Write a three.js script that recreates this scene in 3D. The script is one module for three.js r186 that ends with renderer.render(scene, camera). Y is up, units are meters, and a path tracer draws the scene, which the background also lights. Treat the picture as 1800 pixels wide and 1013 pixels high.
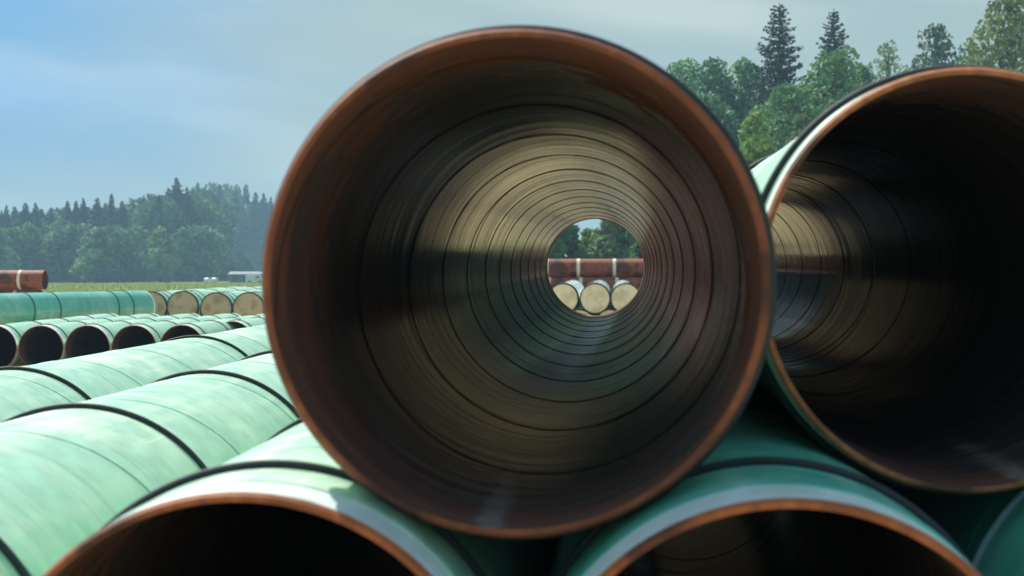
import * as THREE from 'three';
import { mergeGeometries } from 'three/addons/utils/BufferGeometryUtils.js';

// ------------------------------------------------------------------ camera, sky, sun, exposure
const scene = new THREE.Scene();
const EYE = 2.35, FPX = 2938;                       // eye height in metres, focal length in pixels of an 1800 x 1013 picture
const camera = new THREE.PerspectiveCamera(2 * Math.atan(506.5 / FPX) * 180 / Math.PI, 1800 / 1013, 0.1, 6000);
camera.position.set(0, EYE, 0);
camera.setViewOffset(1800, 1013, -181, 43.5, 1800, 1013);   // shifted lens: the pipes run straight away from the camera
camera.focus = 11; camera.userData.fStop = 5.0;

const renderer = new THREE.WebGLRenderer({ antialias: true });
renderer.setSize(1024, 576);
renderer.toneMapping = THREE.LinearToneMapping;
renderer.toneMappingExposure = 1.3;
renderer.shadowMap.enabled = true;
renderer.shadowMap.type = THREE.PCFSoftShadowMap;

const rngOf = (a) => () => { a |= 0; a = a + 0x6D2B79F5 | 0; let t = Math.imul(a ^ a >>> 15, 1 | a); t = t + Math.imul(t ^ t >>> 7, 61 | t) ^ t; return ((t ^ t >>> 14) >>> 0) / 4294967296; };
const hash = (x, y, z) => { let h = Math.imul(x, 374761393) + Math.imul(y, 668265263) + Math.imul(z, 2147483647 - 1274126177); h = Math.imul(h ^ h >>> 13, 1274126177); return ((h ^ h >>> 16) >>> 0) / 4294967296; };
const sm = (t) => t * t * (3 - 2 * t), lerp = (a, b, t) => a + (b - a) * t, clamp = (x, a = 0, b = 1) => Math.min(b, Math.max(a, x));
const step = (a, b, x) => sm(clamp((x - a) / (b - a)));
function noise3(x, y, z) {
  const xi = Math.floor(x), yi = Math.floor(y), zi = Math.floor(z), u = sm(x - xi), v = sm(y - yi), w = sm(z - zi);
  const c = (i, j, k) => hash(xi + i, yi + j, zi + k);
  return lerp(lerp(lerp(c(0, 0, 0), c(1, 0, 0), u), lerp(c(0, 1, 0), c(1, 1, 0), u), v), lerp(lerp(c(0, 0, 1), c(1, 0, 1), u), lerp(c(0, 1, 1), c(1, 1, 1), u), v), w);
}
const fbm3 = (x, y, z, n = 4) => { let s = 0, a = 0.5, t = 0; for (let i = 0; i < n; i++) { s += a * noise3(x, y, z); t += a; x *= 2.03; y *= 2.03; z *= 2.03; a *= 0.5; } return s / t; };
// noise that repeats after px, py cells
function noiseP(x, y, px, py, seed) {
  const xi = Math.floor(x), yi = Math.floor(y), u = sm(x - xi), v = sm(y - yi), m = (a, p) => ((a % p) + p) % p;
  const c = (i, j) => hash(m(xi + i, px), m(yi + j, py), seed);
  return lerp(lerp(c(0, 0), c(1, 0), u), lerp(c(0, 1), c(1, 1), u), v);
}
const fbmP = (u, v, px, py, seed, n = 4) => { let s = 0, a = 0.5, t = 0; for (let i = 0; i < n; i++) { s += a * noiseP(u * px, v * py, px, py, seed + i); t += a; px *= 2; py *= 2; a *= 0.5; } return s / t; };

const SUN = new THREE.Vector3(-0.46, 0.80, -0.52).normalize();
{
  const W = 2048, H = 1024, d = new Float32Array(W * H * 4);
  for (let j = 0; j < H; j++) for (let i = 0; i < W; i++) {
    const el = ((j + 0.5) / H - 0.5) * Math.PI, az = ((i + 0.5) / W - 0.5) * 2 * Math.PI;
    const x = Math.cos(az) * Math.cos(el), z = Math.sin(az) * Math.cos(el), y = Math.sin(el);
    const up = Math.max(0, y);
    // thin high veil over clear blue; the air near the horizon is pale
    const veil = clamp(0.66 + 1.4 * (fbm3(x * 2.3 + 11.3, y * 4.2 + 3.1, z * 2.3 + 7.7, 4) - 0.5) + 0.9 * (fbm3(x * 7 - 3 * y + 2.2, y * 22 + 3 * x + 1.4, z * 7 + 5.1, 4) - 0.5) + 0.42 * Math.sin(7 * x + 1.75 - 6.0 * y));
    const wisp = step(0.42, 0.78, fbm3(x * 6 + 4 * y + 9.1, y * 26 + 2 * x, z * 6 + 1.7, 5)) * step(0, 0.06, up);
    const clear = 1 - Math.exp(-up * 13);
    const t = clear * (1 - 0.92 * veil);
    const zen = step(0.1, 1, up);
    const blue = [lerp(0.08, 0.06, zen), lerp(0.38, 0.22, zen), lerp(0.78, 0.58, zen)];
    const pale = [lerp(0.50, 0.36, clear), lerp(0.65, 0.47, clear), lerp(0.61, 0.47, clear)];
    const near = Math.max(0, x * SUN.x + y * SUN.y + z * SUN.z), glow = 0.35 * Math.pow(near, 6) + 0.9 * Math.pow(near, 60);
    const k = (j * W + i) * 4, below = y < 0 ? 0.6 : 1;
    for (let c = 0; c < 3; c++) d[k + c] = 0.86 * below * (lerp(pale[c], blue[c], t) + wisp * [0.15, 0.13, 0.10][c] + glow * [1, 0.97, 0.9][c]);
    d[k + 3] = 1;
  }
  const t = new THREE.DataTexture(d, W, H, THREE.RGBAFormat, THREE.FloatType);
  t.mapping = THREE.EquirectangularReflectionMapping; t.magFilter = t.minFilter = THREE.LinearFilter; t.needsUpdate = true;
  scene.background = t; scene.environment = t;
}
const sun = new THREE.DirectionalLight(new THREE.Color().setRGB(1, 0.95, 0.86), 5.0);
sun.position.copy(SUN).multiplyScalar(120); sun.target.position.set(0, 0, -30);
sun.position.add(sun.target.position);
sun.castShadow = true; sun.shadow.mapSize.set(4096, 4096);
Object.assign(sun.shadow.camera, { left: -90, right: 90, top: 90, bottom: -90, near: 1, far: 400 });
scene.add(sun, sun.target);
scene.fog = new THREE.FogExp2(new THREE.Color().setRGB(0.50, 0.80, 1.0), 0.0007);

// ------------------------------------------------------------------ helpers
const taken = {};
function numbered(n) { taken[n] = (taken[n] ?? -1) + 1; return taken[n] ? `${n}_${String(taken[n]).padStart(3, '0')}` : n; }
function tag(o, label, category, group) { o.userData.label = label; o.userData.category = category; if (group) o.userData.group = group; return o; }
function thing(name, label, category, pos = [0, 0, 0], group) { const g = new THREE.Group(); g.name = numbered(name); g.position.set(...pos); scene.add(g); return tag(g, label, category, group); }
function mesh(name, geo, mat, parent) { const m = new THREE.Mesh(geo, mat); m.name = name; m.castShadow = m.receiveShadow = true; parent.add(m); return m; }
function structure(name, geo, mat, kind = 'structure') { const m = mesh(name, geo, mat, scene); m.userData.kind = kind; return m; }
function copy(root, pos, label, group) { const r = root.clone(); r.name = numbered(root.userData.kindName); r.userData = { ...root.userData, label, group: group ?? root.userData.group }; r.position.set(...pos); scene.add(r); return r; }
const lin = (r, g, b) => new THREE.Color().setRGB(r, g, b);
const toS = (x) => Math.round(255 * clamp(x <= 0.0031308 ? x * 12.92 : 1.055 * Math.pow(x, 1 / 2.4) - 0.055));
function tex(w, h, fn, colour = true, repeat) {
  const d = new Uint8Array(w * h * 4);
  for (let j = 0; j < h; j++) for (let i = 0; i < w; i++) {
    const c = fn((i + 0.5) / w, (j + 0.5) / h), k = (j * w + i) * 4;
    if (colour) { d[k] = toS(c[0]); d[k + 1] = toS(c[1]); d[k + 2] = toS(c[2]); } else d[k] = d[k + 1] = d[k + 2] = Math.round(255 * clamp(c));
    d[k + 3] = 255;
  }
  const t = new THREE.DataTexture(d, w, h, THREE.RGBAFormat, THREE.UnsignedByteType);
  t.wrapS = t.wrapT = THREE.RepeatWrapping; t.magFilter = THREE.LinearFilter; t.minFilter = THREE.LinearMipmapLinearFilter; t.generateMipmaps = true;
  if (colour) t.colorSpace = THREE.SRGBColorSpace;
  if (repeat) t.repeat.set(...repeat);
  t.needsUpdate = true; return t;
}
// turns every face so that its winding agrees with the normals of its corners
function faced(g) {
  const p = g.attributes.position.array, n = g.attributes.normal.array, I = g.index ? g.index.array : null, c = I ? I.length : p.length / 3;
  for (let t = 0; t < c; t += 3) {
    const [a, b, d] = [0, 1, 2].map((k) => 3 * (I ? I[t + k] : t + k));
    const ux = p[b] - p[a], uy = p[b + 1] - p[a + 1], uz = p[b + 2] - p[a + 2], vx = p[d] - p[a], vy = p[d + 1] - p[a + 1], vz = p[d + 2] - p[a + 2];
    const m = (k) => n[a + k] + n[b + k] + n[d + k];
    if ((uy * vz - uz * vy) * m(0) + (uz * vx - ux * vz) * m(1) + (ux * vy - uy * vx) * m(2) < 0) {
      if (I) { const q = I[t + 1]; I[t + 1] = I[t + 2]; I[t + 2] = q; } else for (const at of [g.attributes.position, g.attributes.color]) if (at) for (let k = 0; k < 3; k++) { const q = at.array[b + k]; at.array[b + k] = at.array[d + k]; at.array[d + k] = q; }
    }
  }
  return g;
}
// surface of revolution round the z axis from a profile of [radius, z]; flat along the profile, smooth around
function revolve(profile, seg, vScale = 1, inward = false, uRep = 1, v0 = 0) {
  const P = [], N = [], U = [], I = [];
  for (let k = 0; k + 1 < profile.length; k++) {
    const [r0, z0] = profile[k], [r1, z1] = profile[k + 1], l = Math.hypot(r1 - r0, z1 - z0), base = P.length / 3;
    let nr = -(z1 - z0) / l, nz = (r1 - r0) / l; if (inward) { nr = -nr; nz = -nz; }
    for (let i = 0; i <= seg; i++) {
      const a = i / seg * 2 * Math.PI, c = Math.cos(a), s = Math.sin(a);
      for (const [r, z] of [[r0, z0], [r1, z1]]) { P.push(r * c, r * s, z); N.push(nr * c, nr * s, nz); U.push(i / seg * uRep, v0 + z * vScale); }
    }
    for (let i = 0; i < seg; i++) { const a = base + 2 * i; if (inward) I.push(a, a + 1, a + 2, a + 1, a + 3, a + 2); else I.push(a, a + 2, a + 1, a + 1, a + 2, a + 3); }
  }
  const g = new THREE.BufferGeometry();
  g.setAttribute('position', new THREE.Float32BufferAttribute(P, 3)); g.setAttribute('normal', new THREE.Float32BufferAttribute(N, 3)); g.setAttribute('uv', new THREE.Float32BufferAttribute(U, 2)); g.setIndex(I);
  return faced(g);
}
class Helix extends THREE.Curve {
  constructor(r, pitch, a0, z0, z1) { super(); Object.assign(this, { r, pitch, a0, z0, z1 }); }
  getPoint(t, o = new THREE.Vector3()) { const z = lerp(this.z0, this.z1, t), a = this.a0 - (-z) / this.pitch * 2 * Math.PI; return o.set(this.r * Math.cos(a), this.r * Math.sin(a), z); }
}
// a flat bead that follows a helix on a cylinder: [width, height]; inside when height < 0
function helixBead(r, pitch, a0, z0, z1, width, height, perTurn = 72) {
  const turns = Math.abs(z1 - z0) / pitch, n = Math.ceil(turns * perTurn), P = [], N = [], U = [], I = [];
  const prof = [[-0.5, 0], [-0.28, 0.85], [0, 1], [0.28, 0.85], [0.5, 0]];
  for (let i = 0; i <= n; i++) {
    const z = lerp(z0, z1, i / n), a = a0 + z / pitch * 2 * Math.PI, c = Math.cos(a), s = Math.sin(a);
    prof.forEach(([w, h], k) => {
      const rr = r + h * height; P.push(rr * c, rr * s, z + w * width);
      const tilt = [-0.8, -0.45, 0, 0.45, 0.8][k], sg = Math.sign(height); const nr = sg * Math.sqrt(1 - tilt * tilt); N.push(nr * c, nr * s, tilt); U.push(i / 8, k / 4);
    });
  }
  for (let i = 0; i < n; i++) for (let k = 0; k < 4; k++) { const b = i * 5 + k; I.push(b, b + 5, b + 1, b + 1, b + 5, b + 6); }
  const g = new THREE.BufferGeometry();
  g.setAttribute('position', new THREE.Float32BufferAttribute(P, 3)); g.setAttribute('normal', new THREE.Float32BufferAttribute(N, 3)); g.setAttribute('uv', new THREE.Float32BufferAttribute(U, 2)); g.setIndex(I);
  return faced(g);
}
const px = (x, Z) => (x - 1081) * Z / FPX;                 // metres to the right of the camera of what shows at column x, Z metres away
const py = (y, Z) => EYE - (y - 463) * Z / FPX;            // height above the ground of what shows at row y

// ------------------------------------------------------------------ materials
const M = {};
{
  const ringR = []; const rr = rngOf(5); for (let i = 0; i < 2048; i++) ringR.push(rr());
  const ring = (v, n, seed) => noiseP(v * n, 0.5, n, 1, seed);
  const groove = new Float32Array(2048); { const g = rngOf(91); for (let i = 0; i < 230; i++) { const at = Math.floor(g() * 2048), w = g() < 0.3 ? 2 : 1, k = 0.35 + 0.65 * g(); for (let j = -w + 1; j < w; j++) groove[(at + j + 2048) % 2048] = Math.max(groove[(at + j + 2048) % 2048], k); } }
  const scale = (v) => clamp(0.38 * ring(v, 900, 3) + 0.24 * ring(v, 300, 4) + 0.16 * ring(v, 80, 9) + 0.34 * groove[Math.floor(v * 2048) % 2048]);
  // inside of a pipe: mill scale with ring-shaped tool marks, rust bloom at the two mouths, a grainy pale streak along the bottom
  // rust bloom in ragged blotches round each mouth
  const bloom = (u, v) => { const m = v * 12.2, mouth = Math.min(m, 12.2 - m); return step(0.45, 0.56, fbmP(u, v, 26, 220, 611, 4) * 0.6 + fbmP(u, v, 7, 50, 631, 3) * 0.4 + 0.22 - 0.62 * Math.min(mouth, 1)); };
  const bore = tex(512, 2048, (u, v) => {
    const m = v * 12.2, mouth = Math.min(m, 12.2 - m), n = fbmP(u, v, 16, 220, 21), n2 = fbmP(u, v, 6, 60, 41, 3), n3 = fbmP(u, v, 90, 300, 47, 3);
    const rust = bloom(u, v), k = 0.65 + 0.7 * scale(v) * (0.75 + 0.5 * n);
    const paleStreak = step(0.013, 0.002, Math.abs(u - 0.731 + 0.010 * (n3 - 0.5))) * step(1.0, 0.2, mouth + 0.6 * (n2 - 0.5)) * (0.45 + 0.55 * n3);
    const c = [0.088 * k, 0.068 * k, 0.066 * k], r = [0.17, 0.080, 0.060], s = [0.34, 0.33, 0.30];
    return c.map((x, i) => lerp(lerp(x, r[i] * (0.6 + 0.7 * n), rust * 0.85), s[i], paleStreak * 0.75));
  });
  const boreRough = tex(256, 2048, (u, v) => { const m = Math.min(v * 12.2, 12.2 - v * 12.2), n = fbmP(u, v, 12, 200, 61, 3); return lerp(0.05 + 0.28 * scale(v) * scale(v) + 0.06 * (n - 0.5), 0.55 + 0.2 * n, bloom(u, v)); }, false);
  const boreBump = tex(128, 2048, (u, v) => 0.85 - 0.75 * scale(v) + 0.15 * fbmP(u, v, 8, 300, 77, 2), false);
  M.bore = new THREE.MeshPhysicalMaterial({ map: bore, roughnessMap: boreRough, roughness: 1, bumpMap: boreBump, bumpScale: 0.0008, ior: 1.042 });
  M.seam = new THREE.MeshPhysicalMaterial({ color: lin(0.030, 0.022, 0.017), roughness: 0.5, ior: 1.1 });
  const rustMap = tex(512, 512, (u, v) => {
    const n = fbmP(u, v, 6, 6, 101, 5), f = fbmP(u, v, 48, 48, 131, 3), d = step(0.44, 0.60, n);
    const c = [0.32, 0.110, 0.042].map((x, i) => x * (0.55 + 0.9 * f) * lerp(1, [0.36, 0.36, 0.5][i], d));
    return c;
  });
  const rustBump = tex(512, 512, (u, v) => fbmP(u, v, 40, 40, 151, 3), false);
  M.rim = new THREE.MeshStandardMaterial({ map: rustMap, color: lin(1.0, 0.82, 0.66), roughness: 0.7, bumpMap: rustBump, bumpScale: 0.0008 });
  M.rimDark = M.rim.clone(); M.rimDark.color = lin(0.62, 0.50, 0.46); M.rimTan = M.rim.clone(); M.rimTan.color = lin(1.15, 1.15, 1.1);
  M.rust = new THREE.MeshStandardMaterial({ map: rustMap, color: lin(0.8, 0.58, 0.55), roughness: 0.7, bumpMap: rustBump, bumpScale: 0.001 });
  // green epoxy coating: faint streaks, scuffs and dusty patches
  const coatFn = (u, v) => {
    const p = fbmP(u, v, 5, 5, 201, 5), f = fbmP(u, v, 60, 60, 221, 3), st = fbmP(u, v, 40, 3, 241, 3), sw = fbmP(u + v * 1, v, 4, 24, 261, 3);
    const run = fbmP(u, v, 7, 150, 271, 3), sc = fbmP(u, v, 220, 9, 281, 2);
    const dust = 0.45 * step(0.42, 0.72, p) * (0.6 + 0.8 * f) + 0.28 * step(0.52, 0.78, st) + 0.25 * step(0.5, 0.75, sw) + 0.5 * step(0.74, 0.82, sc) * step(0.5, 0.6, p);
    return [dust, f, p, 0.30 * step(0.60, 0.80, run) * step(0.62, 0.42, p)];
  };
  const coatTex = (base, dusty, n = 1024) => tex(n, n, (u, v) => { const [d, f, , g] = coatFn(u, v); return base.map((x, i) => lerp(lerp(x * (0.82 + 0.36 * f), dusty[i], d), [0.20, 0.27, 0.18][i], g)); });
  const coat = coatTex([0.29, 0.56, 0.38], [0.62, 0.70, 0.56]), litCoat = coatTex([0.35, 0.585, 0.43], [0.60, 0.71, 0.57]), teal = coatTex([0.085, 0.44, 0.335], [0.38, 0.60, 0.52]);  // second map has sunlight put into its tone, third has shade
  const coatBump = tex(512, 512, (u, v) => fbmP(u, v, 120, 120, 291, 3), false);
  const coatRough = tex(512, 512, (u, v) => { const [d, f] = coatFn(u, v); return 0.26 + 0.35 * d + 0.10 * f; }, false);
  M.coat = new THREE.MeshPhysicalMaterial({ map: coat, roughnessMap: coatRough, roughness: 1, ior: 1.5, bumpMap: coatBump, bumpScale: 0.0007 });
  M.litCoat = M.coat.clone(); M.litCoat.map = litCoat; M.teal = M.coat.clone(); M.teal.map = teal;  // copies of the coat for sunlit and for shaded pipes
  M.lap = new THREE.MeshStandardMaterial({ color: lin(0.095, 0.34, 0.24), roughness: 0.5 });
  const deep = tex(512, 512, (u, v) => { const [d, f] = coatFn(u, v); return [0.11, 0.45, 0.32].map((x, i) => lerp(x * (0.92 + 0.16 * f), [0.45, 0.60, 0.50][i], d * 0.8)); });
  M.deep = new THREE.MeshPhysicalMaterial({ map: deep, roughness: 0.1, ior: 1.6 });
  const cut = tex(512, 256, (u, v) => { const f = fbmP(u, v, 90, 12, 301, 3), p = fbmP(u, v, 12, 4, 321, 4), s = step(0.6, 0.75, p); return [lerp(0.72, 0.60, s), lerp(0.85, 0.70, s), lerp(0.80, 0.62, s)].map((x) => x * (0.9 + 0.2 * f)); });
  M.cut = new THREE.MeshStandardMaterial({ map: cut, roughness: 0.45 });
  const band = tex(256, 64, (u, v) => { const f = fbmP(u, v, 80, 8, 341, 3); return [0.016, 0.021, 0.026].map((x) => x * (0.7 + 0.7 * f)); });
  M.band = new THREE.MeshStandardMaterial({ map: band, roughness: 0.7 });
  M.paleBand = new THREE.MeshStandardMaterial({ color: lin(0.30, 0.42, 0.44), roughness: 0.6 });
  M.strap = new THREE.MeshStandardMaterial({ color: lin(0.72, 0.64, 0.48), roughness: 0.7 });
  const cap = tex(256, 256, (u, v) => { const p = fbmP(u, v, 4, 4, 361, 5), f = fbmP(u, v, 40, 40, 381, 2), d = step(0.40, 0.70, p); return [lerp(0.50, 0.36, d), lerp(0.40, 0.26, d), lerp(0.25, 0.14, d)].map((x) => x * (0.9 + 0.2 * f)); });
  M.cap = new THREE.MeshStandardMaterial({ map: cap, roughness: 0.6 });
  const capPale = tex(256, 256, (u, v) => { const p = fbmP(u, v, 3, 3, 371, 5), w = fbmP(u, v, 30, 5, 391, 3), d = step(0.45, 0.75, p); return [lerp(0.76, 0.60, d), lerp(0.70, 0.52, d), lerp(0.50, 0.34, d)].map((x) => x * (0.82 + 0.3 * w)); });
  M.capWhite = new THREE.MeshStandardMaterial({ map: capPale, roughness: 0.6 });
  const wood = tex(512, 256, (u, v) => { const g = fbmP(u, v, 4, 60, 401, 4), f = fbmP(u, v, 20, 120, 421, 2); return [0.24, 0.17, 0.105].map((x) => x * (0.5 + 0.6 * g + 0.35 * f)); });
  M.wood = new THREE.MeshStandardMaterial({ map: wood, roughness: 0.85 });
  const grass = tex(1024, 1024, (u, v) => { const p = fbmP(u, v, 5, 5, 441, 5), f = fbmP(u, v, 160, 160, 461, 2), q = fbmP(u, v, 14, 30, 481, 4); const k = 0.6 + 0.8 * f; return [lerp(0.13, 0.25, step(0.4, 0.65, q)) * k, lerp(0.25, 0.32, step(0.4, 0.7, p)) * k, 0.030 * k]; }, true, [1, 1]);
  M.grass = new THREE.MeshStandardMaterial({ map: grass, roughness: 0.95 });
  const gravel = tex(1024, 1024, (u, v) => { const p = fbmP(u, v, 7, 7, 501, 5), f = fbmP(u, v, 220, 220, 521, 2), k = 0.65 + 0.7 * f; return [lerp(0.64, 0.52, p) * k, lerp(0.50, 0.40, p) * k, lerp(0.25, 0.18, p) * k]; });
  const gravelBump = tex(512, 512, (u, v) => fbmP(u, v, 180, 180, 541, 2), false);
  M.gravel = new THREE.MeshStandardMaterial({ map: gravel, roughness: 0.95, bumpMap: gravelBump, bumpScale: 0.02 });
  const bark = tex(128, 256, (u, v) => { const f = fbmP(u, v, 24, 8, 561, 4); return [0.13, 0.10, 0.075].map((x) => x * (0.5 + f)); });
  M.bark = new THREE.MeshStandardMaterial({ map: bark, roughness: 0.9 });
  M.leaf = new THREE.MeshPhysicalMaterial({ color: 0xffffff, vertexColors: true, roughness: 0.85, transmission: 0.4, thickness: 0, side: THREE.DoubleSide });
  M.needle = new THREE.MeshStandardMaterial({ color: 0xffffff, vertexColors: true, roughness: 0.8, side: THREE.DoubleSide });
}

// ------------------------------------------------------------------ terrain
const rough = (x, z) => 0.9 * (fbm3(x * 0.012, 3.3, z * 0.012, 3) - 0.5);
function groundY(x, z) {
  const d = Math.hypot(x, z), fall = -clamp((d - 75) / (450 - 75)) * 2.45 - clamp((d - 450) / 1500) * 4;
  return fall + rough(x, z) * step(70, 190, d) + 0.02;
}
function sheet(rings, seg, tile, h, keep) {
  const P = [], U = [], I = [];
  for (const r of rings) for (let i = 0; i < seg; i++) { const a = i / seg * 2 * Math.PI, x = r * Math.cos(a), z = r * Math.sin(a); P.push(x, h(x, z), z); U.push(x / tile, z / tile); }
  for (let k = 0; k + 1 < rings.length; k++) for (let i = 0; i < seg; i++) { const a = k * seg + i, b = k * seg + (i + 1) % seg; I.push(a, b, a + seg, b, b + seg, a + seg); }
  const g = new THREE.BufferGeometry();
  g.setAttribute('position', new THREE.Float32BufferAttribute(P, 3)); g.setAttribute('uv', new THREE.Float32BufferAttribute(U, 2)); g.setIndex(I);
  g.computeVertexNormals(); const n = g.attributes.normal; if (n.getY(seg * 3) < 0) { g.setIndex(I.reverse()); g.computeVertexNormals(); }
  return g;
}
{
  const rings = [0.01]; for (let r = 6; r < 2400; r *= r < 70 ? 1.35 : 1.09) rings.push(r);
  structure('ground', sheet(rings, 128, 9, groundY), M.grass);
  // the storage yard: bare sandy gravel with a ragged edge towards the grass
  const sh = new THREE.Shape(), n = 160, rr = rngOf(31);
  for (let i = 0; i <= n; i++) { const a = i / n * 2 * Math.PI, e = 4; const c = Math.cos(a), s = Math.sin(a), k = Math.pow(Math.pow(Math.abs(c), e) + Math.pow(Math.abs(s), e), -1 / e), w = 1 + 0.03 * (rr() - 0.5); const x = c * k * (c > 0 ? 95 : 46) * w, z = s * k * (s > 0 ? lerp(46, 84, step(-0.05, 0.22, c)) : 46) * w; i ? sh.lineTo(x, z) : sh.moveTo(x, z); }
  const g = new THREE.ShapeGeometry(sh); g.rotateX(-Math.PI / 2); g.translate(0, 0.028, -26);
  const uv = g.attributes.uv, p = g.attributes.position; for (let i = 0; i < p.count; i++) uv.setXY(i, p.getX(i) / 7, p.getZ(i) / 7);
  structure('gravel_yard', g, M.gravel);
}

// ------------------------------------------------------------------ pipes
const PITCH = 0.975;
function makePipe(root, { R = 0.457, wall = 0.020, L = 12.2, cut = 0.14, bands = [], seg = 128, fine = true, seamAt = 0.54, coatMat = M.coat, rimMat = M.rim, cap = null, pale = [] }) {
  const r = R - wall, bev = 0.014;
  mesh('coating', revolve([[R - 0.0045, -cut], [R, -cut - 0.006], [R, -L + cut + 0.006], [R - 0.0045, -L + cut]], seg, 1 / 2.87, false, 1, 0.37 * seamAt), coatMat, root);
  mesh('bare_end', revolve([[R - 0.0035, -bev * 0.7], [R - 0.0035, -cut - 0.004]], seg, 1), M.cut, root);
  mesh('bare_end', revolve([[R - 0.0035, -L + cut + 0.004], [R - 0.0035, -L + bev * 0.7]], seg, 1), M.cut, root);
  const rimNear = revolve([[r, 0], [r + wall * 0.5, 0], [R - 0.0035, -bev * 0.7]], seg, 2, false, 3), rimFar = revolve([[R - 0.0035, -L + bev * 0.7], [r + wall * 0.5, -L], [r, -L]], seg, 2, false, 3);
  mesh('end_face', rimNear, rimMat, root); mesh('end_face', rimFar, rimMat, root);
  const bore = mesh('bore', revolve([[r, 0], [r, -L]], seg, -1 / 12.2 * (12.2 / L), true), M.bore, root);
  if (fine) {
    const a0 = 2 * Math.PI * seamAt / PITCH;
    mesh('weld_seam', helixBead(r, PITCH, a0, -0.03, -L + 0.03, 0.006, -0.0022), M.seam, bore);
    mesh('lap_seam', helixBead(R - 0.0006, PITCH, a0 + 0.6, -cut - 0.05, -L + cut + 0.05, 0.011, 0.0028), M.lap, root);
  }
  const tube = fine ? 0.0088 : 0.012;
  for (const z of bands) { const t = new THREE.TorusGeometry(R + 0.0068, tube, fine ? 10 : 6, seg); const b = mesh('spacer_band', t, pale.includes(z) ? M.paleBand : M.band, root); b.position.z = -z; if (fine) b.rotation.set(0.006 * Math.sin(z * 9), 0.008 * Math.cos(z * 7), 0); }
  if (cap) {
    const e = 0.03, g = revolve([[R + 0.008, -0.10], [R + 0.008, e - 0.008], [R, e], [R * 0.93, e], [R * 0.92, e - 0.012], [R * 0.55, e + 0.004], [0.0001, e + 0.010]], 40, 1);
    const pos = g.attributes.position, uv = g.attributes.uv; for (let i = 0; i < pos.count; i++) uv.setXY(i, pos.getX(i) + cap.u, pos.getY(i) + cap.u * 1.7);
    const c = mesh('end_cap', g, cap.mat, root);
    mesh('cap_edge', revolve([[R + 0.009, -0.11], [R + 0.016, -0.10], [R + 0.016, e + 0.004], [R - 0.012, e + 0.006], [R - 0.018, e]], 40), M.band, c);
  }
  return root;
}
const STACK = 'pipes of the near stack';
const span = (a, d, L = 12.2) => { const o = []; for (let z = a; z < L - 0.3; z += d) o.push(z); return o; };
const near = [
  // x, y from the eye, distance of the near mouth, bands (metres from the mouth), seam, label
  [-0.1751, -0.0352, 2.965, [0.10, 1.6, 3.1, 4.6, 6.1, 7.6, 9.1, 10.6, 12.0], 0.54, 'large open steel pipe on top of the stack, seen through to the trees'],
  [0.7544, -0.0366, 3.54, [0.13, 2.6, 4.0, 5.5, 7.0, 8.5, 10.0, 11.6], 0.22, 'dark open pipe on the top row, cut off by the right picture edge'],
  [-0.6393, -0.840, 2.82, [0.31, 1.72, 3.2, 4.7, 6.2, 7.7, 9.2, 10.7], 0.80, 'green pipe with an orange rim below left of the large open pipe'],
  [0.2895, -0.840, 2.745, [0.43, 1.9, 3.4, 4.9, 6.4, 7.9, 9.4, 10.9], 0.30, 'teal pipe with an orange rim below right of the large open pipe'],
  [-1.5686, -0.880, 2.30, span(1.045, 1.53), 0.11, 'pale green pipe with black bands at the left, nearest to the lower left corner'],
  [-2.498, -0.899, 2.20, span(1.70, 3.02), 0.67, 'pale green pipe at the left edge, outermost of the near stack'],
  [1.2185, -0.840, 2.70, [0.97, 2.5, 4.0, 5.5, 7.0, 8.5, 10.0], 0.45, 'teal pipe flank with a pale band in the lower right corner'],
];
near.forEach(([x, y, d, bands, seamAt, label], i) => {
  const t = thing('line_pipe', label, 'pipe', [x, EYE + y, -d], STACK);
  makePipe(t, { bands, seamAt, cut: [0.10, 0.09, 0.125, 0.16, 0.14, 0.14, 0.14][i], pale: i === 6 ? [0.97] : [], coatMat: [M.coat, M.litCoat, M.litCoat, M.teal, M.litCoat, M.litCoat, M.teal][i], rimMat: i === 0 ? M.rimDark : i === 1 ? M.rimTan : M.rim, seg: i < 4 ? 192 : 128 });
  if (i === 1) t.rotation.z = 0.40;
});
{
  // the row on the ground under the near stack, glimpsed in the gaps
  const first = thing('line_pipe', 'shadowed pipe in the gap right under the large open pipe', 'pipe', [-0.1751, EYE - 1.645, -2.9], STACK);
  makePipe(first, { bands: span(0.4, 1.5), fine: false, seg: 64 }); first.userData.kindName = 'line_pipe';
  const spots = [[0.7544, -1.645, 2.8, 'shadowed pipe of the bottom row at the right, under two teal pipes'], [-1.104, -1.672, 2.75, 'shadowed pipe of the bottom row at the left, under the pale green pipes'], [-2.034, -1.693, 2.6, 'shadowed pipe of the bottom row under the outermost pale green pipes'], [-2.963, -1.705, 2.5, 'pipe of the bottom row farthest to the left'], [1.6835, -1.645, 2.8, 'pipe of the bottom row farthest to the right']];
  for (const [x, y, d, label] of spots) copy(first, [x, EYE + y, -d], label);
}

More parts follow.
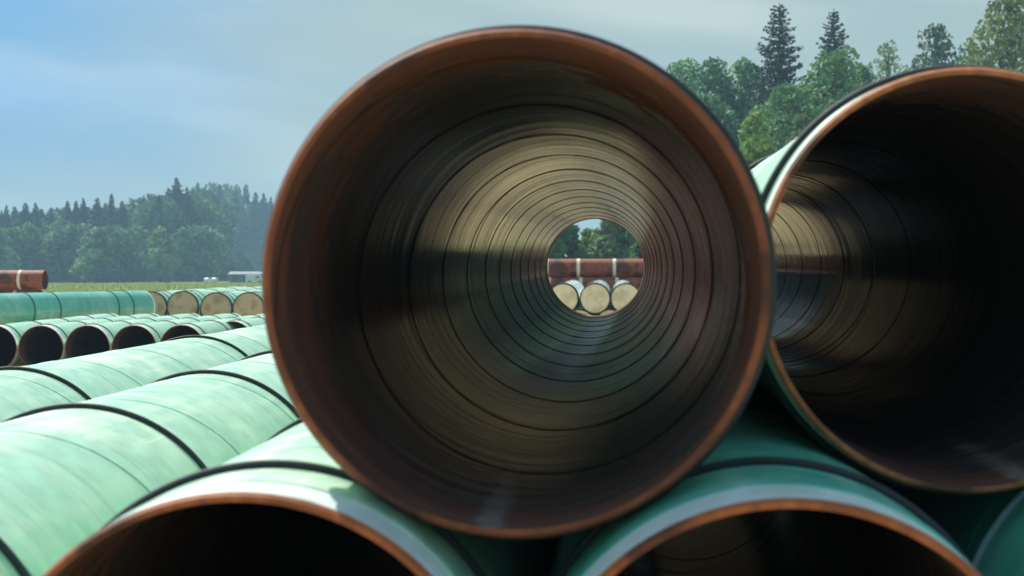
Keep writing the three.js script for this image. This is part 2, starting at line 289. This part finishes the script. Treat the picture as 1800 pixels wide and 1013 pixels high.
// row of green pipes with open ends across the aisle on the left
{
  const proto = thing('coated_pipe', 'x', 'pipe', [0, 0, 0], 'row of open green pipes across the aisle at the left'); proto.userData.kindName = 'coated_pipe';
  makePipe(proto, { L: 8.2, bands: [0.35, 2.2, 4.1, 6.0, 7.8], fine: false, seg: 56, wall: 0.018, cut: 0.12 });
  const ends = [[-11, 33.5, 'open green pipe in the aisle row, cut by the left picture edge'], [71, 33.5, 'open green pipe in the aisle row, first whole mouth from the left'], [153, 33.6, 'open green pipe in the aisle row, second whole mouth from the left'], [235, 33.7, 'open green pipe in the aisle row, third mouth from the left, half hidden'], [319, 33.9, 'open green pipe in the aisle row, only the top of its mouth showing'], [408, 36.6, 'green pipe at the right end of the aisle row, set back, bands on top']];
  ends.forEach(([x, d, label], i) => {
    const pos = [px(x, d), py(612, 33.5) + (i === 5 ? -0.02 : 0), -d];
    const o = i ? copy(proto, pos, label) : (proto.position.set(...pos), proto.userData.label = label, proto);
    o.rotation.y = -0.01 * i + 0.02;
  });
}
// pipes lying askew behind that row: one on top of two
{
  const proto = thing('coated_pipe', 'dark green glossy pipe lying askew behind the aisle row, four black bands', 'pipe', [0, 0, 0], 'askew green pipes'); proto.userData.kindName = 'coated_pipe';
  makePipe(proto, { bands: [0.75, 1.25, 3.15, 3.95, 6.4, 9.4, 11.6], fine: false, seg: 96, coatMat: M.deep, cut: 0.05 });
  const a = Math.atan2(-0.5, 0.866) ; // runs away to the right
  const far = new THREE.Vector3(px(252, 44.9), py(541, 44.9), -44.9), dir = new THREE.Vector3(0.52, 0, -0.854), side = new THREE.Vector3(dir.z, 0, -dir.x);
  const turn = Math.atan2(dir.x, dir.z); // local +z points along dir, so the mouth at z = 0 is the far right one
  proto.position.copy(far); proto.rotation.y = turn; proto.rotation.z = 0;
  for (const [s, label] of [[1, 'green pipe beneath the glossy askew pipe, on the side of the aisle row'], [-1, 'green pipe beneath the glossy askew pipe, on the far side']]) {
    const p = far.clone().addScaledVector(side, -s * 0.462); p.y -= 0.792; copy(proto, p.toArray(), label).rotation.y = turn;
  }
}
// capped pipes, mouths closed with cream covers
const capLabels = ['left one of the', 'second of the', 'third of the', 'right one of the'];
function cappedRow(list, group) {
  const made = [];
  for (const [x, y, z, label, mat, u] of list) {
    const t = thing('capped_pipe', label, 'pipe', [x, y, z], group); made.push(t);
    makePipe(t, { bands: [0.5, 1.1, 3.4, 6.1, 9.0, 11.4], fine: false, seg: 48, cap: { mat, u }, coatMat: mat === M.cap && u < 0.5 || group.includes('left') ? M.coat : M.cut });
  }
  return made;
}
{
  const Z = 49.7, y = py(540, Z), names = ['brown-stained cream cover on pipe beside the end of the glossy green pipe', 'cream cover on pipe, second from the glossy green pipe', 'brownish cream cover on pipe, third from the glossy green pipe', 'pale cream cover on pipe touching the rim of the large open pipe'];
  cappedRow([266, 321, 380, 437, 494].slice(0, 4).map((x, i) => [px(x, Z - 0.4 * i), y + 0.02 * Math.sin(i * 2), -Z + 0.4 * i, names[i], M.cap, i * 0.37]), 'cream covered pipes on the left');
  const g = 'cream covered pipes seen through the large open pipe', Zc = 51.5;
  const cn = ['cream covered pipe end seen through the large pipe, left of three', 'cream covered pipe end seen through the large pipe, middle of three', 'cream covered pipe end seen through the large pipe, right of three'];
  cappedRow([990, 1046, 1100].map((x, i) => [px(x, Zc), py(525, Zc), -Zc, cn[i], M.capWhite, 0.2 + i * 0.3]), g);
  const ln = ['pipe end with an added cream cover under the left cream cover in the large pipe', 'pipe end with an added cream cover under and between left and middle cream covers', 'pipe end with an added cream cover under and between middle and right cream covers', 'pipe end with an added cream cover under the right cream cover in the large pipe'];
  let base = null;  // covers added on this lower row to brighten what the bore mirrors
  [962, 1018, 1073, 1128].forEach((x, i) => {
    const pos = [px(x, Zc), py(525, Zc) - 0.80, -Zc - 0.1];
    if (base) copy(base, pos, ln[i]);
    else { base = thing('capped_pipe', ln[i], 'pipe', pos, 'pipes under the cream covered ones'); base.userData.kindName = 'coated_pipe'; makePipe(base, { bands: [0.5, 3.5, 6.5, 9.5], fine: false, seg: 48, cap: { mat: M.capWhite, u: 0.9 } }); base.userData.kindName = 'capped_pipe'; }
  });
}
// bare rusty pipes lying across, tied with pale straps
{
  const R = 0.41, L = 12.2, seg = 56;
  function rusty(label, pos, straps, group) {
    const t = thing('rusty_pipe', label, 'pipe', pos, group), w = 0.016;
    mesh('shell', revolve([[R, 0], [R, -L]], seg, 0.4, false, 1), M.rust, t);
    mesh('end_face', revolve([[R - w, 0], [R, 0]], seg, 2, false, 3), M.rim, t); mesh('end_face', revolve([[R, -L], [R - w, -L]], seg, 2, false, 3), M.rim, t);
    mesh('bore', revolve([[R - w, 0], [R - w, -L]], seg, -1 / 12.2, true), M.bore, t);
    for (const z of straps) mesh('strap', revolve([[R + 0.002, -z + 0.065], [R + 0.008, -z + 0.06], [R + 0.008, -z - 0.06], [R + 0.002, -z - 0.065]], seg), M.strap, t);
    t.rotation.y = Math.PI / 2; return t;   // mouth at the right end
  }
  const Z = 66, gx = 1.9, st = [gx - px(1080, Z), gx - px(1017, Z), gx - px(962, Z), gx - px(1135, Z), gx - px(900, Z)], G = 'rusty pipes tied with straps behind the covered ones';
  rusty('brown rusty pipe with white straps seen through the large pipe, on top', [gx, py(473.5, Z), -Z], st, G);
  rusty('rusty pipe just below the strapped brown one, seen through the large pipe', [gx + 0.1, py(473.5, Z) - 0.725, -Z + 0.41], st, G);
  rusty('lowest rusty pipe behind the cream covered pipe ends', [gx - 0.1, py(473.5, Z) - 1.55, -Z + 0.41], st, G);
  const Zl = 71;
  const s2 = [px(80, Zl) - px(38, Zl), 3.1, 5.5];
  rusty('rusty pipe with a slanting cream strap at the left picture edge', [px(79, Zl), py(492.3, Zl), -Zl], s2, 'rusty pipes at the far left');
  rusty('rusty pipe below the strapped one at the far left', [px(79, Zl) - 0.2, py(492.3, Zl) - 0.825, -Zl], s2, 'rusty pipes at the far left');
}

// timbers that carry the stacks
{
  function timber(label, cx, y, z, len, h, alongX = true) {
    const g = new THREE.BoxGeometry(alongX ? len : 0.2, h, alongX ? 0.2 : len, alongX ? 12 : 1, 1, alongX ? 1 : 12), p = g.attributes.position;
    for (let i = 0; i < p.count; i++) { const s = alongX ? p.getX(i) : p.getZ(i); p.setY(i, p.getY(i) + 0.006 * Math.sin(s * 1.7)); }
    const t = mesh(numbered('timber'), g, M.wood, scene); t.position.set(cx, y, z); tag(t, label, 'timber', 'timbers under the pipe stacks');
  }
  const gy = 0.03;
  const lay = (where, x0, x1, zs, bottom) => zs.forEach((z, i) => { const h = bottom - gy; timber(`weathered timber under ${where}, ${['nearest', 'middle', 'farthest'][i]} of its set`, (x0 + x1) / 2, gy + h / 2, z, x1 - x0, h); });
  lay('the near pipe stack', -3.6, 2.4, [-4.6, -8.6, -13.2], EYE - 1.71 - 0.457 - 0.012);
  lay('the open green aisle row', -14.5, -7.6, [-34.6, -38, -41.4], py(612, 33.5) - 0.474);
  lay('the cream covered pipes on the left', -14.8, -10, [-51, -55.5, -60], py(540, 49.7) - 0.457 - 0.05);
}
console.log('pipes built');

// ------------------------------------------------------------------ trees
function leaves(P, C, N, x, y, z, s, rng, col, up = 0) {
  // one small rhombic spray of leaves, tilted at random
  const a = rng() * 6.283, b = Math.acos(lerp(up, 1, rng()) * (rng() < 0.5 && !up ? -1 : 1));
  const nx = Math.sin(b) * Math.cos(a), ny = Math.cos(b), nz = Math.sin(b) * Math.sin(a);
  let tx = -nz, ty = 0, tz = nx; let l = Math.hypot(tx, tz) || 1; if (l < 1e-3) { tx = 1; tz = 0; l = 1; } tx /= l; tz /= l;
  const bx = ny * tz, by = nz * tx - nx * tz, bz = -ny * tx, r = rng() * 6.283, c = Math.cos(r) * s, q = Math.sin(r) * s, w = 0.55 + 0.25 * rng();
  const ux = tx * c + bx * q, uy = by * q, uz = tz * c + bz * q, vx = (-tx * q + bx * c) * w, vy = by * c * w, vz = (-tz * q + bz * c) * w;
  const p = [[x - ux, y - uy, z - uz], [x - vx, y - vy, z - vz], [x + ux, y + uy, z + uz], [x + vx, y + vy, z + vz]];
  for (const i of [0, 1, 2, 0, 2, 3]) { P.push(...p[i]); N.push(nx, ny, nz); C.push(...col); }
}
function geo(P, C, N) { const g = new THREE.BufferGeometry(); g.setAttribute('position', new THREE.Float32BufferAttribute(P, 3)); g.setAttribute('normal', new THREE.Float32BufferAttribute(N, 3)); g.setAttribute('color', new THREE.Float32BufferAttribute(C, 3)); g.setAttribute('uv', new THREE.Float32BufferAttribute(new Float32Array(P.length / 3 * 2), 2)); return faced(g); }
function limb(a, b, r0, r1) { const d = b.clone().sub(a), l = d.length(), g = new THREE.CylinderGeometry(r1, r0, l, 7, 1); g.translate(0, l / 2, 0); g.applyQuaternion(new THREE.Quaternion().setFromUnitVectors(new THREE.Vector3(0, 1, 0), d.normalize())); g.translate(a.x, a.y, a.z); return g; }
const V = (x, y, z) => new THREE.Vector3(x, y, z);
// broadleaf tree: limbs to clumps inside an egg-shaped crown; each clump a shell of leaf sprays
function broadleaf(seed, { h = 18, w = 10, low = 0.2, tint = [0.07, 0.13, 0.04], n = 5200, size = 0.24, lobes = 34, pointed = 0.5 }) {
  const rng = rngOf(seed), P = [], C = [], N = [], limbs = [], H0 = h * low;
  limbs.push(limb(V(0, -0.3, 0), V(0, h * 0.5, 0), h * 0.02, h * 0.011), limb(V(0, h * 0.5, 0), V((rng() - 0.5) * 0.5, h * 0.9, (rng() - 0.5) * 0.5), h * 0.011, h * 0.003));
  const cl = [];
  for (let i = 0; i < lobes; i++) {
    const t = (i + 0.3 + 0.5 * rng()) / lobes, env = Math.pow(Math.sin(Math.PI * Math.pow(clamp(0.06 + 0.94 * t), lerp(1.0, 0.62, pointed))), 0.75), a = i * 2.4 + rng() * 1.2, rad = w * 0.5 * env * (0.35 + 0.6 * Math.sqrt(rng()));
    const cy = lerp(H0, h, t), r = Math.max(lerp(0.13, 0.24, rng()) * w, lerp(0.05, 0.075, rng()) * h) * lerp(1, 0.55, t * pointed) * (0.7 + 0.5 * env);
    const c = V(Math.cos(a) * rad, Math.min(cy, h - r * 0.6), Math.sin(a) * rad); cl.push([c, r, 0.8 + 0.4 * rng()]);
    limbs.push(limb(V(0, Math.max(h * 0.1, c.y - rad * 0.7 - 0.08 * h), 0), c, h * 0.006, h * 0.0015));
  }
  const wsum = cl.reduce((s, c) => s + c[1] * c[1], 0);
  for (const [c, r, k] of cl) {
    const m = Math.round(n * 1.5 * r * r / wsum), ph = rng() * 50;
    for (let i = 0; i < m; i++) {
      const u = rng() * 2 - 1, a = rng() * 6.283, s = Math.sqrt(1 - u * u), bump = 0.72 + 0.55 * noise3(s * Math.cos(a) * 2 + ph, u * 2, s * Math.sin(a) * 2), q = r * bump * (0.55 + 0.45 * Math.pow(rng(), 0.4));
      const j = k * (0.7 + 0.6 * rng()), y = rng() < 0.12 ? 1.35 : 1;
      leaves(P, C, N, c.x + s * Math.cos(a) * q, c.y + u * q * 0.85, c.z + s * Math.sin(a) * q, size * 0.82 * (0.6 + 0.8 * rng()), rng, [tint[0] * j * y, tint[1] * j * (0.93 + 0.14 * rng()), tint[2] * j]);
    }
  }
  return { crown: geo(P, C, N), trunk: mergeGeometries(limbs), mat: M.leaf };
}
// conifer: whorls of drooping boughs, each a fan of needle sprays
function conifer(seed, { h = 24, w = 7, tint = [0.028, 0.062, 0.034], size = 0.26, dens = 1, bare = 0.06, taper = 0.58 }) {
  const rng = rngOf(seed), P = [], C = [], N = [], limbs = [limb(V(0, -0.3, 0), V(0, h * 0.99, 0), h * 0.013, h * 0.0012)];
  const whorls = Math.round(54 * dens);
  for (let k = 0; k < whorls; k++) {
    const t = Math.pow(k / whorls, 0.92), y = lerp(h * bare, h * 0.985, t), reach0 = w * 0.5 * Math.pow(1 - t, taper) * (0.82 + 0.3 * rng()) + 0.12, nb = Math.round(lerp(9, 5, t)) ;
    for (let b = 0; b < nb; b++) {
      const a = b / nb * 6.283 + k * 1.3 + rng() * 0.7, reach = reach0 * (0.6 + 0.6 * rng()), droop = lerp(-0.34, 0.45, t) + 0.16 * (rng() - 0.5), j = 0.7 + 0.6 * rng();
      const end = V(Math.cos(a) * reach, y + droop * reach * 0.6, Math.sin(a) * reach);
      if (k % 2 === 0) limbs.push(limb(V(0, y, 0), end, h * 0.0022, h * 0.0006));
      const m = Math.max(4, Math.round(reach * 10 * dens));
      for (let i = 0; i < m; i++) {
        const f = Math.pow((i + rng()) / m, 0.7), side = (rng() - 0.5) * 0.62 * reach * (0.30 + 0.5 * f) * (1.25 - f), yy = y + droop * reach * 0.6 * f * f - 0.10 * f * reach * rng() - 0.12 * rng();
        const q = j * (0.7 + 0.55 * rng()) * (f > 0.8 ? 1.25 : 1);
        leaves(P, C, N, Math.cos(a) * reach * f - Math.sin(a) * side, yy, Math.sin(a) * reach * f + Math.cos(a) * side, size * (0.7 + 0.6 * rng()) * lerp(1, 0.5, t), rng, [tint[0] * q, tint[1] * q, tint[2] * q], 0.25);
      }
    }
  }
  return { crown: geo(P, C, N), trunk: mergeGeometries(limbs), mat: M.needle };
}
function plant(name, label, parts, x, Z, s = 1, turn = 0, group, sy = s, dy = 0) {
  const t = thing(name, label, 'tree', [x, groundY(x, -Z) - 0.05 + dy, -Z], group);
  mesh('trunk', parts.trunk, M.bark, t); mesh('crown', parts.crown, parts.mat, t);
  t.scale.set(s, sy, s); t.rotation.y = turn; return t;
}
// trees at the right and behind the pipes
{
  const G = 'trees at the right', tall = (y, Z, x) => EYE - groundY(px(x, Z), -Z) + (463 - y) * Z / FPX;
  let s = 900;
  const put = (kind, x, ytop, Z, wpx, tint, label, extra = {}, group = G) => {
    const h = tall(ytop, Z, x), w = wpx * Z / FPX; s += 17;
    const parts = kind === 'c' ? conifer(s, { h, w, tint, ...extra }) : broadleaf(s, { h, w, tint, ...extra });
    return plant(kind === 'c' ? 'spruce_tree' : 'broadleaf_tree', label, parts, px(x, Z), Z, 1, s, group);
  };
  const spruce = [0.022, 0.054, 0.038], mid = [0.13, 0.29, 0.095], dark = [0.09, 0.22, 0.085], light = [0.24, 0.40, 0.08], pale = [0.20, 0.31, 0.12];
  put('c', 1370, -2, 150, 185, spruce, 'tall dark spruce, left of the two standing above the other trees', { size: 0.27, dens: 1.4 });
  put('c', 1466, 8, 150, 165, spruce, 'tall dark spruce, right of the two standing above the other trees', { size: 0.27, dens: 1.4 });
  put('b', 1205, 108, 165, 170, mid, 'green tree showing just over the right shoulder of the large pipe', { pointed: 0.5, n: 9000, lobes: 44 });
  put('b', 1252, 104, 158, 160, dark, 'dark green pointed tree between the large pipe and the left spruce', { pointed: 0.6, n: 9000, lobes: 44 });
  put('b', 1308, 106, 160, 150, mid, 'green pointed tree just left of the left spruce', { pointed: 0.6, n: 9000, lobes: 44 });
  put('b', 1240, 168, 135, 190, dark, 'darker tree low beside the right rim of the large pipe', { n: 9000, lobes: 40 });
  put('b', 1470, 92, 128, 190, mid, 'broad green tree in front of the two spruces', { n: 7600, lobes: 34, pointed: 0.3 });
  put('b', 1385, 150, 124, 180, mid, 'green tree in front of the left spruce', { n: 7500 });
  put('b', 1326, 196, 104, 76, light, 'small light green tree beside the gap between the two open pipes', { n: 6500, low: 0.05, size: 0.2, pointed: 0.2 });
  put('b', 1410, 205, 112, 90, [0.13, 0.21, 0.07], 'pale leafy tree low behind the right pipe', { n: 4400, low: 0.05 });
  put('b', 1512, 118, 138, 70, dark, 'dark leafy tree at the foot of the right spruce', { n: 5500 });
  put('b', 1560, 74, 175, 140, pale, 'thin pale tree behind the right pipe, next after the spruces', { n: 4500, pointed: 0.7 });
  put('b', 1645, 44, 160, 150, [0.09, 0.16, 0.07], 'upright grey-green tree rising over the top of the right pipe', { n: 8000, pointed: 0.6, lobes: 42 });
  put('b', 1706, 74, 165, 100, dark, 'slim dark tree over the top of the right pipe', { n: 3200, pointed: 0.6 });
  put('b', 1776, -14, 128, 190, [0.17, 0.24, 0.06], 'yellowish green feathery tree at the top right corner', { n: 11000, lobes: 44, pointed: 0.4, size: 0.2 });
  put('b', 1850, 30, 140, 120, mid, 'green tree beyond the right picture edge, beside the feathery one', { n: 4000 });
  const H = 'trees seen through the large pipe';
  put('b', 978, 325, 118, 104, [0.10, 0.25, 0.08], 'green tree seen through the large pipe, left of the bright gap', { n: 5200, low: 0.04, pointed: 0.9 }, H);
  put('b', 1038, 404, 128, 70, light, 'low light green tree seen through the large pipe under the bright gap', { n: 5500, low: 0.02 }, H);
  put('b', 1104, 320, 122, 122, pale, 'pale green tree seen through the large pipe, right of the bright gap', { n: 7500, low: 0.03, pointed: 0.3 }, H);
  put('b', 1146, 340, 116, 80, mid, 'green tree at the right edge of the view through the large pipe', { n: 6500, low: 0.03 }, H);
  put('b', 938, 330, 122, 70, dark, 'dark tree at the left edge of the view through the large pipe', { n: 6500, low: 0.04 }, H);
  // tall dark spruces added behind the pipes so the bores mirror something dark
  const B = 'added tall trees behind the near pipes';
  put('c', 1064, 170, 160, 170, spruce, 'added tall bare-stemmed spruce rising behind the pale tree seen through the large pipe', { dens: 0.9, size: 0.45, bare: 0.50, taper: 0.45 }, B);  // added to close the sky gap that the bore would mirror
  [[700, 235, 125, 'leftmost'], [752, 215, 132, 'second'], [804, 190, 126, 'third'], [856, 172, 134, 'fourth'], [905, 160, 130, 'fifth'], [962, 150, 168, 'sixth'], [1000, 165, 176, 'seventh'], [1084, 150, 172, 'eighth'], [1122, 165, 166, 'ninth'], [1168, 235, 112, 'tenth'], [1216, 262, 108, 'eleventh'], [1262, 292, 106, 'rightmost']].forEach(([x, y, Z, w]) =>
    put('c', x, y, Z, 120, [0.016, 0.036, 0.026], `dark spruce in the added belt behind the large pipe, ${w} of twelve`, { dens: 0.7, size: 0.5, bare: Z > 160 ? 0.45 : 0.03 }, B));
}
// the far forest on the left, hazy
{
  const cv = [0, 1, 2, 3].map((i) => conifer(50 + i, { h: 25, w: [11, 13, 10, 14][i], size: 0.75, dens: 0.66, tint: [0.030, 0.062, 0.036], bare: 0.12, taper: 0.9 }));
  const bv = [0, 1, 2, 3].map((i) => broadleaf(70 + i, { h: 15, w: [10, 12, 9, 13][i], n: 2600, size: 0.6, lobes: 22, low: 0.03, pointed: [0.4, 0.1, 0.7, 0.2][i], tint: [[0.15, 0.29, 0.10], [0.10, 0.21, 0.08], [0.19, 0.32, 0.10], [0.08, 0.18, 0.075]][i] }));
  const ord = ['first', 'second', 'third', 'fourth', 'fifth', 'sixth', 'seventh', 'eighth', 'ninth', 'tenth', 'eleventh', 'twelfth', 'thirteenth', 'fourteenth', 'fifteenth', 'sixteenth', 'seventeenth', 'eighteenth', 'nineteenth', 'twentieth', 'twenty-first', 'twenty-second', 'twenty-third', 'twenty-fourth', 'twenty-fifth', 'twenty-sixth', 'twenty-seventh'];
  const rng = rngOf(77);
  const spires = [[2, 366], [11, 357], [25, 359], [44, 353], [62, 353], [90, 361], [118, 349], [133, 349], [146, 344], [171, 344], [195, 336], [214, 349], [234, 353], [250, 346], [278, 338], [296, 326], [310, 308], [328, 324], [347, 316], [360, 327], [386, 320], [413, 332], [432, 319], [449, 334], [463, 336], [476, 342]];
  spires.forEach(([x, y], i) => {
    const Z = (x < 340 ? 430 : 640) + 30 * rng(), X = px(x, Z), g = groundY(X, -Z), h = py(y, Z) - g, w = (0.75 + 0.5 * rng()) * (x === 310 ? 1.0 : 0.95) * h / 25;
    plant('pine_tree', `hazy conifer, ${ord[i]} spire from the left along the far forest skyline`, cv[i % 4], X, Z, w, rng() * 6, 'conifers of the far forest skyline', h / 25);
  });
  const round = [[-14, 398], [22, 402], [48, 392], [84, 400], [108, 388], [134, 396], [168, 402], [204, 398], [238, 396], [266, 356], [282, 400], [290, 350], [322, 402], [350, 398], [378, 422], [402, 452], [428, 446]];
  round.forEach(([x, y], i) => {
    const high = y < 360, Z = high ? 440 : (x > 370 ? 455 : 385) + 25 * rng(), X = px(x, Z), g = groundY(X, -Z), h = py(y, Z) - g, w = (0.8 + 0.35 * rng()) * (high ? 1.0 : h < 9 ? 0.55 : 1);
    plant('broadleaf_tree', high ? `round-topped tree on the far forest skyline, ${x < 280 ? 'before' : 'at the foot of'} the tallest spire` : `hazy leafy tree, ${ord[i - (i > 9 ? 1 : 0) - (i > 11 ? 1 : 0)]} from the left along the foot of the far forest`, bv[i % 4], X, Z, w, rng() * 6, high ? 'round trees of the far skyline' : 'leafy trees at the foot of the far forest', h / 15);
  });
  // the mass of the wood behind and between them
  const merged = [cv[0].crown, cv[1].crown, cv[3].crown, cv[2].crown, bv[3].crown];
  const spots = merged.map(() => []), m4 = new THREE.Matrix4(), q = new THREE.Quaternion(), sky = (x) => { let y = 0, wsum = 0; for (const [a, b] of spires) { const w = 1 / (20 + (a - x) ** 2); y += w * b; wsum += w; } return y / wsum; };
  for (let i = 0; i < 330; i++) {
    const x = -130 + 660 * rng(), far = x > 352 ? 1 : 0, Z = (far ? 660 : 445) + 70 * rng(), X = px(x, Z), g = groundY(X, -Z), k = Math.floor(rng() * 5), h = Math.max(6, (py(sky(x) + 2 + 18 * rng(), Z) - g) * (0.72 + 0.28 * rng())), hs = h / (k < 4 ? 25 : 15), w = k < 4 ? 0.75 + 0.5 * rng() : 1.1 * h / 18;
    q.setFromAxisAngle(V(0, 1, 0), rng() * 6); m4.compose(V(X, g - 0.2, -Z), q, V(w, hs, w)); spots[k].push(m4.clone());
  }
  merged.forEach((g, k) => {
    const im = new THREE.InstancedMesh(g, k < 4 ? M.needle : M.leaf, spots[k].length); spots[k].forEach((m, i) => im.setMatrixAt(i, m)); im.name = numbered('forest'); im.castShadow = im.receiveShadow = true;
    im.userData = { kind: 'stuff', label: ['hazy mass of narrow conifers deep in the far forest', 'hazy mass of broad conifers deep in the far forest', 'hazy mass of wide conifers deep in the far forest', 'hazy mass of slim conifers deep in the far forest', 'hazy mass of rounded trees deep in the far forest'][k], category: 'forest' }; scene.add(im);
  });
}
// long grass of the field
{
  const rng = rngOf(404), P = [], N = [], C = [];
  for (let i = 0; i < 26; i++) { const a = rng() * 6.28, r = 0.28 * rng(), h = 0.22 + 0.25 * rng(), dx = 0.12 * (rng() - 0.5), w = 0.018; const x = r * Math.cos(a), z = r * Math.sin(a), t = rng() * 3.14, k = 0.75 + 0.5 * rng(), col = [0.19 * k, 0.27 * k, 0.04 * k]; for (const p of [[x - w * Math.cos(t), 0, z - w * Math.sin(t)], [x + w * Math.cos(t), 0, z + w * Math.sin(t)], [x + dx, h, z + dx]]) { P.push(...p); N.push(0, 1, 0); C.push(...col); } }
  const im = new THREE.InstancedMesh(geo(P, C, N), M.needle, 16000), m4 = new THREE.Matrix4(), q = new THREE.Quaternion();
  for (let i = 0; i < 16000; i++) { const Z = 74 + 260 * Math.pow(rng(), 1.3), X = px(-60 + 620 * rng(), Z), s = (0.8 + 0.9 * rng()) * (1 + Z / 200); q.setFromAxisAngle(V(0, 1, 0), rng() * 6); m4.compose(V(X, groundY(X, -Z) - 0.02, -Z), q, V(s, 0.28 * s, s)); im.setMatrixAt(i, m4); }
  im.name = 'long_grass'; im.userData = { kind: 'stuff', label: 'long grass of the green field before the far forest', category: 'grass' }; scene.add(im);
}

// ------------------------------------------------------------------ far farm buildings and poles
{
  const white = new THREE.MeshStandardMaterial({ color: lin(0.62, 0.64, 0.64), roughness: 0.5 }), grey = new THREE.MeshStandardMaterial({ color: lin(0.13, 0.15, 0.15), roughness: 0.8 }), darkm = new THREE.MeshStandardMaterial({ color: lin(0.05, 0.055, 0.06), roughness: 0.6 });
  const box = (w, h, d, x, y, z) => { const g = new THREE.BoxGeometry(w, h, d); g.translate(x, y, z); return g; };
  const Z = 372, gx = px(436, Z), gy = groundY(gx, -Z), t = thing('farm_shed', 'long low shed with a pale roof beside the rim of the large pipe, far off', 'shed', [gx, gy, -Z]);
  mesh('wall', box(7.4, 2.0, 5, 0, 1.0, 0), grey, t);
  const roof = new THREE.Shape([new THREE.Vector2(-2.9, 2.0), new THREE.Vector2(2.9, 2.0), new THREE.Vector2(0, 2.55)]); const rg = new THREE.ExtrudeGeometry(roof, { depth: 8, bevelEnabled: false }); rg.translate(0, 0.005, -4); rg.rotateY(Math.PI / 2); mesh('roof', rg, new THREE.MeshStandardMaterial({ color: lin(0.22, 0.24, 0.25), roughness: 0.6 }), t);
  for (const x of [-2.4, 0, 2.4]) mesh('door', box(1.3, 1.6, 0.08, x, 0.8, 2.545), darkm, t);
  const Zv = 355, vx = px(449, Zv), vy = groundY(vx, -Zv), v = thing('parked_van', 'small white van parked on the field edge before the far shed', 'van', [vx, vy, -Zv]);
  const bs = new THREE.Shape(); bs.moveTo(-1.9, 0.35); bs.lineTo(1.9, 0.35); bs.lineTo(1.9, 1.0); bs.lineTo(1.35, 1.15); bs.lineTo(0.95, 1.75); bs.lineTo(-1.8, 1.8); bs.lineTo(-1.9, 1.6); bs.closePath();
  const bg = new THREE.ExtrudeGeometry(bs, { depth: 1.6, bevelSize: 0.06, bevelThickness: 0.06, bevelSegments: 2 }); bg.translate(0, 0, -0.8); mesh('body', bg, white, v);
  for (const [x, z] of [[-1.15, 0.82], [1.15, 0.82], [-1.15, -0.82], [1.15, -0.82]]) { const w = new THREE.CylinderGeometry(0.34, 0.34, 0.2, 20); w.rotateX(Math.PI / 2); w.translate(x, 0.34, z); mesh('wheel', w, darkm, v); }
  mesh('window', box(0.8, 0.45, 0.02, 0.55, 1.4, 0.868), darkm, v);
  for (const [x, label] of [[364, 'small white wrapped bale at the far forest edge, left of two'], [377, 'small white wrapped bale at the far forest edge, right of two']]) {
    const Zb = 368, bx = px(x, Zb), g = revolve([[0.0001, 0.6], [0.5, 0.6], [0.62, 0.5], [0.62, -0.5], [0.5, -0.6], [0.0001, -0.6]], 24), b = mesh(numbered('wrapped_bale'), g, white, scene); b.position.set(bx, groundY(bx, -Zb) + 0.6, -Zb); b.rotation.y = 1.2; tag(b, label, 'bale', 'wrapped bales');
  }
  for (const [x, top, label] of [[416, 424, 'pale utility pole before the hazy hill, left of two'], [427, 404, 'pale utility pole before the hazy hill, right and taller of two']]) {
    const Zp = 380, X = px(x, Zp), g0 = groundY(X, -Zp), h = py(top, Zp) - g0, p = thing('utility_pole', label, 'pole', [X, g0, -Zp], 'far utility poles');
    mesh('post', limb(V(0, 0, 0), V(0, h, 0), 0.11, 0.08), grey, p); mesh('crossarm', box(1.8, 0.12, 0.12, 0, h - 0.6, 0.13), grey, p);
    for (const ix of [-0.8, 0.8]) mesh('insulator', box(0.1, 0.22, 0.1, ix, h - 0.43, 0.13), white, p);
  }
}
renderer.render(scene, camera);
